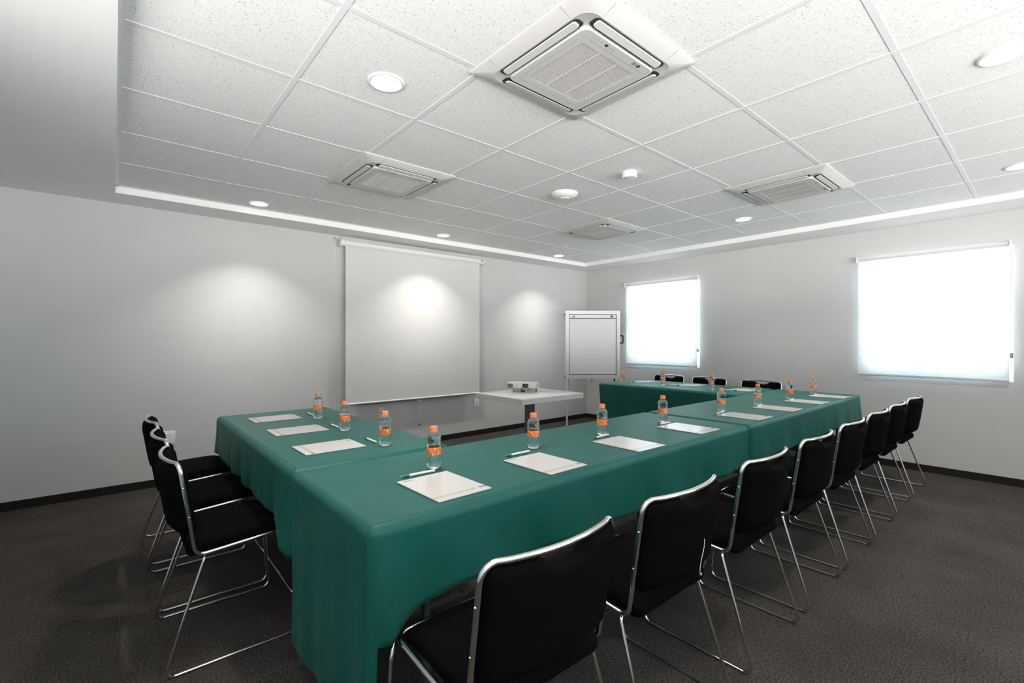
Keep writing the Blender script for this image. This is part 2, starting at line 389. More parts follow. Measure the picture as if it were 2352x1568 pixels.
# windows, real and added alike: frame, sash bars and glass standing in the wall openings
def window(name, h, wall):
    a0, a1, z0, z1 = h; fw = 0.055
    def bx(bm, a, b, d0, d1, c, d):
        if wall == 'right': box(bm, XB + d0, XB + d1, a, b, c, d)
        elif wall == 'left': box(bm, XL - d1, XL - d0, a, b, c, d)
        else: box(bm, a, b, YF - d1, YF - d0, c, d)
    bm = bmesh.new()
    bx(bm, a0, a0 + fw, .06, .11, z0, z1); bx(bm, a1 - fw, a1, .06, .11, z0, z1)
    bx(bm, a0 + fw, a1 - fw, .06, .11, z0, z0 + fw); bx(bm, a0 + fw, a1 - fw, .06, .11, z1 - fw, z1)
    zm = 1.55
    bx(bm, a0 + fw, a1 - fw, .07, .10, zm - .02, zm + .02)
    f = struct(obj(name, bm, M['frame']))
    bm = bmesh.new(); bx(bm, a0 + fw, a1 - fw, .083, .089, z0 + fw, zm - .02); bx(bm, a0 + fw, a1 - fw, .083, .089, zm + .02, z1 - fw)
    obj('pane', bm, M['pane'], f)
    # light portal filling the opening: only guides the sampling of the daylight outside
    L = bpy.data.lights.new('window_portal', 'AREA'); L.shape = 'RECTANGLE'; L.size_y = a1 - a0; L.size = z1 - z0; L.cycles.is_portal = True
    lo = bpy.data.objects.new('window_portal', L); C.objects.link(lo)
    if wall == 'right': lo.location = (XB + .13, (a0 + a1) / 2, (z0 + z1) / 2); lo.rotation_euler = (0, PI / 2, 0)
    elif wall == 'left': lo.location = (XL - .13, (a0 + a1) / 2, (z0 + z1) / 2); lo.rotation_euler = (0, -PI / 2, 0)
    else: L.size, L.size_y = a1 - a0, z1 - z0; lo.location = ((a0 + a1) / 2, YF - .13, (z0 + z1) / 2); lo.rotation_euler = (PI / 2, 0, 0)
    return f
window('window_1', HOLE[1], 'right'); window('window_2', HOLE[0], 'right')
for i, h in enumerate(FILL_F): window('window_%d' % (3 + i), h, 'front')  # invented windows out of view, fill light for the ceiling
for i, h in enumerate(FILL_L): window('window_%d' % (6 + i), h, 'left')  # likewise invented, lighting ceiling and border from the left

# ------------------------------------------------------------------ roller blinds
def blind(y0, y1, label, first=None):
    """y0 < y1: edges of the cloth"""
    r = empty('roller_blind', (XB, (y0 + y1) / 2, 2.145), label, 'blind', group='roller blinds over the windows')
    w = (y1 - y0) / 2; cx = -0.036
    bm = bmesh.new(); tube(bm, [(cx, -w + .004, -.030), (cx, w - .004, -.030)], .024, 20); obj('roller_tube', bm, M['blind'], r, angle=40)
    for s in (-1, 1):
        b = bmesh.new()
        loft([[(cx + p[0], s * (w + .004), -.030 + p[1]) for p in rrect(.030, .030, .010)], [(cx + p[0], s * (w + .015), -.030 + p[1]) for p in rrect(.030, .030, .010)]], b)
        box(b, cx + .015, 0, min(s * (w + .006), s * (w + .012)), max(s * (w + .006), s * (w + .012)), -.055, -.006)
        obj('end_bracket', b, M['white_plastic'], r, angle=40)
    bm = bmesh.new(); x = cx - .006
    box(bm, x - .0004, x + .0004, -w, w, -1.222, -.03); obj('blind_cloth', bm, M['blind'], r)
    bm = bmesh.new(); bevel_box(x - .006, x + .006, -w, w, -1.238, -1.216, .004, 2, bm); obj('bottom_bar', bm, M['alu'], r, angle=40)
    # bead chain loop on the side nearest the camera
    bm = bmesh.new(); yc = -w - .013
    tube(bm, fillet([(cx - .022, yc, -.03), (cx - .026, yc - .002, -.96), (cx - .012, yc - .002, -.985), (cx + .004, yc - .002, -.96), (cx + .01, yc, -.03)], .008, 4), .0016, 6)
    ch = obj('bead_chain', bm, M['alu'], r, smooth=True)
    b = bevel_box(cx - .034, cx - .004, yc - .012, yc + .008, -1.03, -.985, .004); obj('chain_weight', b, M['soft_ink'] if first else M['alu'], ch, angle=40)
    return r
blind(3.124, 4.268, 'white roller blind on the window in the corner beside the flip chart')
blind(0.268, 1.352, 'white roller blind on the window behind the end chairs of the front row', True)

# ------------------------------------------------------------------ recessed ceiling lamps
def make_lamp():
    r = empty('ceiling_lamp', (0, 0, CEIL), 'x', 'lamp', group='round recessed ceiling lamps')
    obj('trim_ring', lathe([(.066, 0), (.066, -.004), (.070, -.008), (.078, -.007), (.083, -.003), (.083, 0)], 40), M['white_plastic'], r, smooth=True)
    obj('lamp_lens', lathe([(0, -.0035), (.05, -.0032), (.0665, -.002)], 40), M['lamp'], r, smooth=True)
    return r
LAMP_L = bpy.data.lights.new('lamp_light', 'AREA'); LAMP_L.shape = 'DISK'; LAMP_L.size = 0.12; LAMP_L.energy = LAMP_W
LAMP_L.color = (1.0, 0.955, 0.90); LAMP_L.spread = math.radians(110)
WALL_L = LAMP_L.copy(); WALL_L.energy = WALL_LAMP_W; WALL_L.spread = math.radians(103)
def lamp_light(x, y):
    o = bpy.data.objects.new('lamp_light', WALL_L if y > 4 or (x > 4 and y < 1) else LAMP_L); C.objects.link(o); o.location = (x, y, CEIL - .010)
lamps = [(0.960, 2.017, 'round ceiling lamp nearest the left end of the ceiling, before the big air conditioner'),
         (0.964, 4.520, 'round ceiling lamp near the screen wall, leftmost of its row'),
         (2.842, 4.522, 'round ceiling lamp just above the projection screen'),
         (4.749, 4.545, 'round ceiling lamp in the far corner above the flip chart'),
         (4.709, 2.005, 'round ceiling lamp between the two far air conditioners above the window wall'),
         (2.830, 0.144, 'largest round ceiling lamp, cut off by the right edge of the photo'),
         (4.713, 0.158, 'small round ceiling lamp at the right edge above the large window')]
l0 = make_lamp(); first = True
for x, y, lab in lamps:
    o = l0 if first else copy_tree(l0); first = False
    o.location = (x, y, CEIL - 0.0002)
    o['label'] = lab or 'round ceiling lamp behind the camera'
    lamp_light(x, y)

# ------------------------------------------------------------------ air conditioner cassettes
def sq(h, r, z, hy=None): return [(p[0], p[1], z) for p in rrect(h, hy or h, r, 6)]
def make_ac():
    r = empty('air_conditioner', (0, 0, 0), 'x', 'air conditioner', group='ceiling air conditioner cassettes')
    bm = loft([sq(.345, .006, 0), sq(.345, .006, -.006), sq(.340, .010, -.010), sq(.288, .060, -.027), sq(.283, .060, -.029), sq(.278, .058, -.0275), sq(.20, .03, -.0275)], cap0=True, cap1=False)
    pf = obj('panel_frame', bm, M['ac_plastic'], r, angle=25)
    # fine joints across the flange beside each corner
    for a in range(4):
        for s in (-1, 1):
            b = bmesh.new(); box(b, s * .205 - .0006, s * .205 + .0006, .285, .343, -.0285, -.0080)
            me = b.verts[:]
            for v in me: v.co.z = (-.0102 if v.co.y > .3 else -.0275) + (-.0005 if v.co.z < -.02 else .003)
            obj('panel_joint', xform(b, Matrix.Rotation(a * PI / 2, 4, 'Z')), M['soft_ink'], pf)
    for a in range(4):
        b = loft([[(p[0], .252 + p[1], -.0276) for p in rrect(.222, .024, .016, 3)], [(p[0], .252 + p[1], -.0288) for p in rrect(.222, .024, .016, 3)]])
        sl = obj('air_slot', xform(b, Matrix.Rotation(a * PI / 2, 4, 'Z')), M['dark_gap'], r)
        # louvre blade, tipped a little so one edge hangs lower
        b = loft([[(p[0], p[1], 0) for p in rrect(.208, .0165, .012, 3)], [(p[0], p[1], -.004) for p in rrect(.205, .015, .012, 3)]])
        xform(b, Matrix.Translation((0, .254, -.0312)) @ Matrix.Rotation(math.radians(9), 4, 'X')); xform(b, Matrix.Rotation(a * PI / 2, 4, 'Z'))
        obj('louvre', b, M['ac_plastic'], sl, angle=30)
    bm = loft([sq(.226, .035, -.0275), sq(.226, .035, -.036), sq(.222, .034, -.040)], cap1=False)
    # face of the centre panel with an opening for the grille
    top = sq(.222, .034, -.040); inner = sq(.166, .004, -.040, .156)
    loft([top, inner, sq(.166, .004, -.031, .156)], bm, cap0=False, cap1=False)
    bmesh.ops.remove_doubles(bm, verts=bm.verts[:], dist=1e-5)
    cp = obj('centre_panel', bm, M['ac_plastic'], r, angle=25)
    bm = bmesh.new()
    for x0, x1, y0, y1 in ((-.196, .196, .1845, .1857), (-.196, -.1948, -.16, .185), (.1948, .196, -.16, .185), (-.196, .196, -.1857, -.1845)): box(bm, x0, x1, y0, y1, -.0404, -.0385)
    obj('panel_groove', bm, M['soft_ink'], cp)
    g = bmesh.new(); n = 30
    for i in range(n):
        y = -.156 + (i + .5) * .312 / n; b = bmesh.new(); box(b, -.166, .166, -.0031, .0031, -.0013, .0013)
        join(g, xform(b, Matrix.Translation((0, y, -.0378))))
    for x in (-.058, .058): box(g, x - .002, x + .002, -.156, .156, -.0402, -.034)
    gr = obj('intake_grille', g, M['grille'], r)
    bm = bmesh.new(); box(bm, -.166, .166, -.156, .156, -.0315, -.0300); obj('filter_mesh', bm, M['grille_back'], gr)
    # markings on the side away from the screen wall: maker's round emblem and letters, receiver window, icon dots
    R = Matrix.Rotation(PI, 4, 'X')
    b = text_bm('LG', .021); em = lathe([(0, -.0003), (.0085, -.0003), (.0085, .0003), (0, .0003)], 24)
    join(b, xform(em, Matrix.Translation((-.028, 0, 0))))
    xform(b, Matrix.Translation((.104, -.204, -.0404)) @ Matrix.Rotation(PI, 4, 'Z') @ R); obj('emblem', b, M['ink'], r)
    b = bmesh.new(); box(b, -.088, -.072, -.209, -.199, -.0406, -.0395); obj('receiver_window', b, M['black'], r)
    for x, w in ((-.155, .002), (-.140, .002), (-.125, .002), (-.110, .002), (-.055, .004), (-.040, .004)):
        b = bmesh.new(); box(b, x - w, x + w, -.206, -.202, -.0404, -.0395); obj('indicator_mark', b, M['soft_ink'], cp)
    return r
ac0 = make_ac(); first = True
for cx, cy, lab in ((2.5, -.5, 'large air conditioner cassette nearest the camera, at the top of the photo'),
                    (2.5, 2.5, 'air conditioner cassette over the left table, before the screen'),
                    (6.5, -.5, 'air conditioner cassette in the ceiling nearest the window wall'),
                    (6.5, 2.5, 'smallest air conditioner cassette, farthest in the corner beyond the smoke detectors')):
    o = ac0 if first else copy_tree(ac0); first = False
    o.location = (GX + cx * GT, GY + cy * GT, CEIL - .0026); o['label'] = lab

# ------------------------------------------------------------------ detectors
r = empty('smoke_detector', (2.786, 2.598, CEIL), 'wide shallow white dome detector on the ceiling', 'detector')
obj('dome', lathe([(.104, 0), (.106, -.008), (.098, -.020), (.070, -.036), (.040, -.042), (.036, -.042), (.036, -.047), (0, -.047)], 40), M['white_plastic'], r, angle=40)
r = empty('smoke_detector', (2.791, 1.976, CEIL), 'small cylindrical white smoke detector with printed mark under the ceiling', 'detector')
obj('base', lathe([(.052, 0), (.052, -.010), (.047, -.012)], 36), M['white_plastic'], r, angle=40)
obj('sensor_head', lathe([(.046, -.010), (.052, -.014), (.052, -.038), (.048, -.042), (0, -.043)], 36), M['white_plastic'], r, angle=40)
b = bmesh.new()
for i in range(3): box(b, -.030 + i * .007, -.025 + i * .007, .014, .022, -.0438, -.0424)
obj('printed_mark', b, M['ink'], r)

# ------------------------------------------------------------------ projection screen
r = empty('projection_screen', (2.806, 5.0, 0.57), 'white pull-down projection screen hanging on the back wall', 'screen')
bm = bmesh.new(); prof = [(.034 * math.cos(a + PI / 8), .036 * math.sin(a + PI / 8)) for a in [i * PI / 4 for i in range(8)]]
loft([[(x, p[0] - .004, 1.752 + p[1]) for p in prof] for x in (-.940, .940)], bm); case = obj('screen_case', bm, M['case'], r, angle=20)
for s in (-1, 1):
    bm = bmesh.new(); tube(bm, [(s * .938, -.004, 1.752), (s * .962, -.004, 1.752)], .041, 24); obj('end_cap', bm, M['case'], case, angle=40)
    bm = bmesh.new(); tube(bm, fillet([(s * .95, -.004, 1.79), (s * .95, -.004, 1.81), (s * .95, .01, 1.82), (s * .95, .012, 1.80)], .006, 4), .004, 8); obj('hanging_ring', bm, M['alu'], case, smooth=True)
bm = bmesh.new(); box(bm, .895, .935, -.0375, -.0345, 1.752, 1.762); obj('maker_plate', bm, M['ink'], case)
bm = bmesh.new(); n = 24
for i in range(n):      # cloth, gently bowed
    x0, x1 = -.900 + 1.8 * i / n, -.900 + 1.8 * (i + 1) / n
    f = lambda x: -.006 * math.cos(x / .9 * PI / 2)
    for a, b2 in ((0, 0),):
        v = [bm.verts.new((x, y, z)) for x, y, z in ((x0, -.004 + f(x0) * .3, .01), (x1, -.004 + f(x1) * .3, .01), (x1, -.004, 1.735), (x0, -.004, 1.735))]
        bm.faces.new(v)
bmesh.ops.remove_doubles(bm, verts=bm.verts[:], dist=1e-5)
o = obj('screen_cloth', bm, M['screen'], r); sm = o.modifiers.new('thick', 'SOLIDIFY'); sm.thickness = .0012
bm = bmesh.new(); tube(bm, [(-.902, -.006, .006), (.902, -.006, .006)], .009, 12); bar = obj('bottom_bar', bm, M['case'], r, angle=40)
bm = bmesh.new(); tube(bm, fillet([(-.035, -.008, -.016), (-.022, -.008, -.002), (.022, -.008, -.002), (.035, -.008, -.016), (.012, -.008, -.026), (0, -.008, -.030), (-.012, -.008, -.026), (-.035, -.008, -.016)], .006, 3), .0028, 8); obj('pull_handle', bm, M['white_plastic'], bar, smooth=True)
bm = bmesh.new(); tube(bm, [(0, -.008, -.03), (.001, -.008, -.16), (-.001, -.006, -.30)], .0012, 6)
for z, dx in ((-.13, .006), (-.205, .012)): tube(bm, [(0, -.008, z), (dx, -.008, z - .02)], .0028, 6)
co = obj('pull_cord', bm, M['white_plastic'], bar, smooth=True)
b = bmesh.new(); bmesh.ops.create_uvsphere(b, u_segments=14, v_segments=8, radius=.011); xform(b, Matrix.Translation((-.001, -.006, -.312))); obj('cord_ball', b, M['black'], co, smooth=True)
# steel hanger left of the case
r = empty('wall_bracket', (1.815, YA, 2.11), 'thin steel angle bracket on the wall left of the screen case', 'bracket')
bm = bmesh.new(); box(bm, -.006, .006, -.006, 0, 0, .265); box(bm, -.006, .006, -.075, 0, .255, .265); obj('bracket_arm', bm, M['alu'], r)

# ------------------------------------------------------------------ wall plates
def plate(x, z, w, h, name, label):
    r = empty(name, (x, YA, z), label, 'wall outlet')
    b = bevel_box(-w / 2, w / 2, -.009, 0, -h / 2, h / 2, .004, 2); obj('cover_plate', b, M['white_plastic'], r, angle=40); return r
r = plate(2.353, .437, .072, .120, 'wall_outlet', 'white wall plate with a black plug under the screen')
b = bmesh.new(); tube(b, [(.005, -.009, .002), (.005, -.020, .002)], .010, 16); tube(b, [(-.016, -.009, 0), (-.016, -.013, 0)], .004, 12); obj('plug', b, M['black'], r, angle=40)
r = plate(3.712, .431, .080, .128, 'wall_outlet', 'blank white wall plate left of the projector table')
b = bmesh.new()
for z in (-.032, .032): tube(b, [(.004, -.009, z), (.004, -.0105, z)], .0035, 10)
box(b, .001, .006, -.010, -.0088, -.006, .004); obj('screw', b, M['soft_ink'], r)
r = plate(.345, .410, .142, .124, 'wall_outlet', 'white double power outlet behind the left row of chairs')
b = bevel_box(-.045, .045, -.012, -.008, -.045, .045, .002, 1); rc = obj('outlet_insert', b, M['case'], r, angle=40)
b = bmesh.new()
for z in (-.024, .022):
    for dx, dz, hx, hz in ((-.009, .006, .0012, .004), (.009, .006, .0012, .004), (0, -.007, .003, .003)): box(b, dx - hx, dx + hx, -.0124, -.0118, z + dz - hz, z + dz + hz)
obj('socket_slots', b, M['black'], rc)

# ------------------------------------------------------------------ tables and cloths
def table(x0, x1, y0, y1, label):
    r = empty('banquet_table', ((x0 + x1) / 2, (y0 + y1) / 2, 0), label, 'table', group='long tables of the U under green cloths')
    hx, hy = (x1 - x0) / 2 - .026, (y1 - y0) / 2 - .026
    obj('tabletop', bevel_box(-hx, hx, -hy, hy, .716, .7455, .006), M['edge'], r, angle=40)
    for sx in (-1, 1):
        for sy in (-1, 1):
            b = bmesh.new(); tube(b, [(sx * (hx - .22), sy * (hy - .10), .716), (sx * (hx - .22), sy * (hy - .10), 0)], .014, 12); obj('leg', b, M['steel'], r, angle=40)
    return r
def cloth(x0, x1, y0, y1, hem, label, folds=0.0045, flare=0.02, seed=0, corner=None):
    """draped cloth; hem: function (side, t) -> height of the hem; sides 0:+x 1:+y 2:-x 3:-y"""
    rnd = random.Random(seed); cx, cy = (x0 + x1) / 2, (y0 + y1) / 2; hx, hy = (x1 - x0) / 2, (y1 - y0) / 2
    rc = .028
    # perimeter samples
    per = []
    def side_pts(n, side):
        for i in range(n):
            t = (i + .5) / n
            yield t
    nx, ny = int((x1 - x0) / .025), int((y1 - y0) / .025)
    for side, n in ((0, ny), (1, nx), (2, ny), (3, nx)):
        for t in side_pts(n, side):
            if side == 0: p, nn = (hx, -hy + rc + t * 2 * (hy - rc)), (1, 0)
            elif side == 1: p, nn = (hx - rc - t * 2 * (hx - rc), hy), (0, 1)
            elif side == 2: p, nn = (-hx, hy - rc - t * 2 * (hy - rc)), (-1, 0)
            else: p, nn = (-hx + rc + t * 2 * (hx - rc), -hy), (0, -1)
            per.append((p, nn, side, t))
        a0 = side * PI / 2; ccx, ccy = [(hx - rc, hy - rc), (-hx + rc, hy - rc), (-hx + rc, -hy + rc), (hx - rc, -hy + rc)][side]
        for k in range(1, 6):
            a = a0 + PI / 2 * k / 6; per.append(((ccx + rc * math.cos(a), ccy + rc * math.sin(a)), (math.cos(a), math.sin(a)), side + .5, k / 6))
    ph = [rnd.uniform(0, 6.28) for _ in range(4)]
    re = .030
    rows = []
    drop_n = 14
    tops = [(-re * 1.0, 0.0), (-re * .85, 0.0)]
    arc = [(-re + re * math.sin(a), -re + re * math.cos(a)) for a in [PI / 2 * i / 6 for i in range(1, 7)]]
    bm = bmesh.new(); cols = []
    total = len(per)
    for i, (p, nn, side, t) in enumerate(per):
        col = []
        for d, z in tops + arc: col.append((p[0] + nn[0] * d, p[1] + nn[1] * d, TOP + z))
        hz, fl = hem(side, t)
        s = i / total * 60
        for k in range(1, drop_n + 1):
            q = k / drop_n; z = (TOP - re) + (hz - TOP + re) * q
            w = fl * q ** 1.3 * (1 + .5 * math.sin(s * 1.7 + ph[0]) ) + folds * q * (math.sin(s * 2.3 + ph[1]) + .6 * math.sin(s * 4.1 + ph[2])) * (1 if fl > 0 else 0)
            col.append((p[0] + nn[0] * w, p[1] + nn[1] * w, z))
        cols.append([bm.verts.new((cx + a, cy + b, c)) for a, b, c in col])
    n = len(cols)
    for i in range(n):
        A, B = cols[i], cols[(i + 1) % n]
        for k in range(len(A) - 1): bm.faces.new((A[k], A[k + 1], B[k + 1], B[k]))
    bm.faces.new([c[0] for c in cols][::-1])
    o = obj('tablecloth', bm, M['green'], None, angle=60)
    sm = o.modifiers.new('thick', 'SOLIDIFY'); sm.thickness = .0016; sm.offset = -1
    return tag(o, label, 'tablecloth', 'dark green tablecloths')
TB = [(.528, 2.938, 1.212, 1.955), (2.950, 5.412, 1.212, 1.958), (.532, 1.278, 1.968, 3.735), (4.572, 5.400, 1.971, 3.700)]
FR = lambda d: .49
def hem1(side, t):      # near front table: short front drop, long end drop on the left
    if side == 3: return .515 - .075 * math.exp(-t * 30), .03 * math.exp(-t * 20) + .012
    if side == 2: return .10, .006
    if side == 2.5: return (.10 if t < .75 else .43), .01
    if side == 1.5: return .12, 0
    if side == 1: return (.12 if .36 < (1 - t) else .70), 0.0
    if side == 0: return .50, 0
    return .50, 0
def hem2(side, t):
    if side == 3: return .52 - .05 * math.exp(-t * 25), .012 + .03 * math.exp(-(1 - t) * 25)
    if side == 3.5: return .44, .03
    if side == 0: return .40, .008
    if side == 1: return (.12 if .35 < t else .68), 0
    if side == 2: return .50, 0
    return .45, .0
def hem3(side, t):      # left table
    if side == 2: return .515 - .11 * math.exp(-(1 - t) * 40), .012 + .02 * math.exp(-(1 - t) * 30)
    if side == 2.5: return .40, .012
    if side == 3: return .42, 0
    if side == 0: return .12 + (.57 if t < .02 else 0), .004
    if side in (1, 1.5): return .525, .006
    return .40, .015
def hem4(side, t):      # far table
    if side == 2: return .16, -.035
    if side == 1: return .18, -.03
    if side == 1.5: return .14, -.045
    if side == 3: return .60, 0
    if side in (0, .5): return .53, 0.0
    return .45, -.01
names = ['long table along the front row, left half', 'long table along the front row, right half', 'table of the left arm of the U', 'table of the far arm of the U below the windows']
for t, lab in zip(TB, names): table(*t, lab + ', hidden under green cloth')
cloth(*TB[0], hem1, 'dark green tablecloth with four bottles nearest the camera', seed=1)
cloth(*TB[1], hem2, 'dark green tablecloth on the right half of the front row of tables', seed=2, folds=.003)
cloth(*TB[2], hem3, 'dark green tablecloth on the left arm of the table U', seed=3, folds=.004)
cloth(*TB[3], hem4, 'dark green tablecloth on the far table before the flip chart and windows', seed=4, folds=.002)

# ------------------------------------------------------------------ chairs
def make_chair():
    r = empty('stacking_chair', (0, 0, 0), 'x', 'chair')
    xr = .222
    # seat rails, uprights and curved top bar: one closed bent tube
    top = [(x, .047 - .036 * (1 - (x / .165) ** 2), .792) for x in [-.165 + .33 * i / 12 for i in range(13)]]
    up = [(-xr, .455, .452), (-xr, .108, .428), (-xr, .050, .786)]
    path = [(0, .455, .452), (-xr, .455, .452), (-xr, .106, .428), (-xr, .052, .790)]
    half = fillet(path + [(-.120, .030, .796)], [.045, .034, .040], 7)[:-1]
    bar = [(x, .052 - .042 * (1 - (x / xr) ** 2), .793) for x in [-.165 + .33 * i / 12 for i in range(13)]]
    full = half + bar + [(-p[0], p[1], p[2]) for p in half[::-1]][:-1]
    bm = bmesh.new(); tube(bm, full, .0080, 12, closed=True); fr = obj('tube_frame', bm, M['chrome'], r, smooth=True)
    for s in (-1, 1):
        for z, y in ((.700, .064), (.585, .083)):
            b = bmesh.new(); bmesh.ops.create_uvsphere(b, u_segments=8, v_segments=6, radius=.0036); xform(b, Matrix.Translation((s * (xr + .0070), y, z))); obj('rivet', b, M['chrome'], fr, smooth=True)
    for s in (-1, 1):
        p = fillet([(s * .165, .140, .417), (s * .222, .136, .417), (s * .245, 0, .0056), (s * .245, .478, .0056), (s * .236, .452, .385), (s * .224, .452, .446)], [.018, .030, .034, .02], 6)
        bm = bmesh.new(); tube(bm, p, .0063, 10); obj('sled_leg', bm, M['chrome'], r, smooth=True)
    bm = bmesh.new(); tube(bm, [(-.241, .466, .150), (.241, .466, .150)], .004, 8); obj('cross_bar', bm, M['chrome'], r, smooth=True)
    def seat_f(p):
        x, y, z = p
        q = (y + .19) / .38
        dz = .006 * (1 - (x / .2) ** 2) + .010 * (1 - (2 * q - 1) ** 2)
        if q > .75: dz -= .030 * ((q - .75) / .25) ** 2
        return Vector((x * (1 - .03 * q), y + .268, .448 + .016 * (q - .5) + z + (dz if z > 0 else dz * .4)))
    obj('seat', round_slab(.205, .19, .027, .024, 16, 16, 6, seat_f), M['fabric_black'], r, smooth=True)
    def back_f(p):
        x, y, z = p; q = (z + .139) / .278       # 0 bottom .. 1 top
        w = 1.0 - .10 * max(0, .25 - q) * 4 * .3
        X = x * w
        curve = -.040 * (1 - (X / .215) ** 2)
        bul = .012 * (1 - (x / .215) ** 2) * (1 - (2 * q - 1) ** 2)
        yy = .096 - .040 * q + curve + y + (bul if y > 0 else -bul * .3)
        zz = .504 + q * .278
        if abs(x) < .075 and q > .6:               # shallow hand-hold cut into the top edge
            zz -= .030 * (1 - (x / .075) ** 2) ** .5 * ((q - .6) / .4)
        return Vector((X, yy, zz))
    obj('backrest', round_slab(.214, .026, .139, .024, 30, 5, 16, back_f), M['fabric_black'], r, smooth=True)
    return r
ch0 = make_chair(); used = [0]
def chair(x, y, rz, label, group):
    o = ch0 if not used[0] else copy_tree(ch0); used[0] = 1
    o.location = (x, y, 0); o.rotation_euler = (0, 0, rz); tag(o, label, 'chair', group); return o
G1, G2, G3 = 'chairs along the front of the tables', 'chairs at the left table', 'chairs behind the far table'
front = [(.810, 'black chair nearest the camera, cut off by the bottom edge'), (1.407, 'black chair with a loose white thread on its back'),
         (2.069, 'third black chair from the camera along the front tables'), (2.690, 'fourth black chair from the camera, at the joint of the two front cloths'),
         (3.307, 'fifth black chair from the camera along the front tables'), (3.905, 'third black chair from the far end of the front row'),
         (4.503, 'last but one black chair at the far end of the front row'), (5.116, 'farthest black chair of the front row, standing out before the window wall')]
fc = [chair(x, .735 + random.uniform(-.004, .004), random.uniform(-.012, .012), lab, G1) for x, lab in front]
for y, lab in ((2.400, 'nearest of the three black chairs at the left table'), (2.955, 'middle one of the three black chairs at the left table'), (3.560, 'black chair at the left table farthest back, next to the power outlet')):
    chair(.138, y, -PI / 2 + random.uniform(-.012, .012), lab, G2)
for y, lab in ((3.47, 'black chair behind the far table, under the corner window'), (2.90, 'middle black chair of the three behind the far table'), (2.27, 'black chair behind the far table nearest the front row')):
    chair(5.868, y, PI / 2, lab, G3)
b = bmesh.new(); tube(b, fillet([(.108, .042, .622), (.104, .042, .595), (.082, .040, .560), (.078, .042, .535), (.080, .043, .514), (.092, .045, .508), (.097, .046, .514)], .01, 4), .0012, 6)
xform(b, Matrix.Translation((-.055, -.034, 0))); o = obj('loose_thread', b, M['thread'], fc[1], smooth=True); o['label'] = 'loose white thread'

# ------------------------------------------------------------------ bottles, pads, pens
def make_bottle():
    r = empty('water_bottle', (0, 0, 0), 'x', 'bottle')
    body = [(0, .004), (.012, .003), (.020, .0), (.025, .0005), (.0285, .005), (.0306, .014), (.0306, .022), (.0290, .028), (.0304, .034), (.0290, .041), (.0300, .047), (.0282, .053),
            (.0280, .056), (.0280, .088), (.0290, .0905), (.0302, .095), (.0286, .100), (.0302, .105), (.0288, .110), (.0302, .116), (.0296, .123), (.0272, .131), (.0225, .138), (.0165, .1435), (.0138, .1455), (.0138, .150)]
    obj('bottle_body', lathe(body, 28), M['pet'], r, smooth=True)
    obj('water', lathe([(0, .006)] + [(max(a - .0016, 0), z + .0008) for a, z in body[3:-4]] + [(.021, .1375), (0, .1375)], 28), M['water'], r, smooth=True)
    obj('bottle_label', lathe([(.0284, .0565), (.0286, .0570), (.0286, .0870), (.0284, .0875)], 28), M['label'], r, smooth=True)
    b = lathe([(.0150, .1462), (.0163, .1470), (.0163, .1505), (.0158, .1508), (.0160, .166), (.0150, .1682), (0, .1684)], 30); obj('cap', b, M['cap'], r, angle=35)
    return r
def make_pad():
    bm = bevel_box(-.1085, .1085, -.1405, .1405, 0, .004, .0008, 1); return obj('writing_pad', bm, M['pad'], None, angle=30)
def make_pen():
    r = empty('ballpoint_pen', (0, 0, 0), 'x', 'pen'); rr = .0050; X = Matrix.Rotation(PI / 2, 4, 'Y')
    obj('barrel', xform(lathe([(0, .036), (rr, .036), (rr, .144), (.0040, .147), (0, .147)], 14), Matrix.Translation((0, 0, rr)) @ X), M['pen_white'], r, angle=40)
    obj('grip', xform(lathe([(.0020, .006), (.0030, .011), (.0056, .026), (.0052, .037), (0, .037)], 14), Matrix.Translation((0, 0, rr)) @ X), M['pen_green'], r, angle=60)
    obj('tip', xform(lathe([(0, 0), (.0010, .0015), (.0021, .007), (0, .007)], 10), Matrix.Translation((0, 0, rr)) @ X), M['pen_tip'], r, smooth=True)
    return r
bt0, pd0, pn0 = make_bottle(), make_pad(), make_pen(); cnt = {'b': 0, 'p': 0, 'n': 0}
ZC = TOP + .0008
def inst(k, src, x, y, z, rz, label, cat, group):
    o = src if not cnt[k] else copy_tree(src); cnt[k] = 1
    o.location = (x, y, z); o.rotation_euler = (0, 0, rz); tag(o, label, cat, group)
    return o
order = ['nearest the camera on the front table', 'second place from the left on the front table', 'third place from the left on the front table', 'last place on the left front cloth, beside the joint',
         'first place right of the joint between the front cloths', 'second place right of the joint between the front cloths', 'last but one place at the right front end', 'last place at the right front end']
fpos = [((.986, 1.628), (.890, 1.416), (.814, 1.596), (.962, 1.591)), ((1.532, 1.621), (1.378, 1.400), (1.315, 1.587), (1.466, 1.586)), ((2.037, 1.609), (1.957, 1.391), (1.900, 1.587), (2.055, 1.593)),
        ((2.643, 1.609), (2.566, 1.410), (2.502, 1.606), (2.655, 1.599)), ((3.373, 1.581), (3.270, 1.386), (3.175, 1.572), (3.32, 1.575)), ((3.939, 1.551), (3.845, 1.383), (3.78, 1.556), (3.93, 1.558)),
        ((4.541, 1.522), (4.452, 1.375), (4.38, 1.545), (4.53, 1.548)), ((5.130, 1.515), (5.040, 1.365), (4.97, 1.540), (5.12, 1.545))]
GB, GP, GN = 'water bottles on the tables', 'writing pads on the tables', 'pens beside the pads'
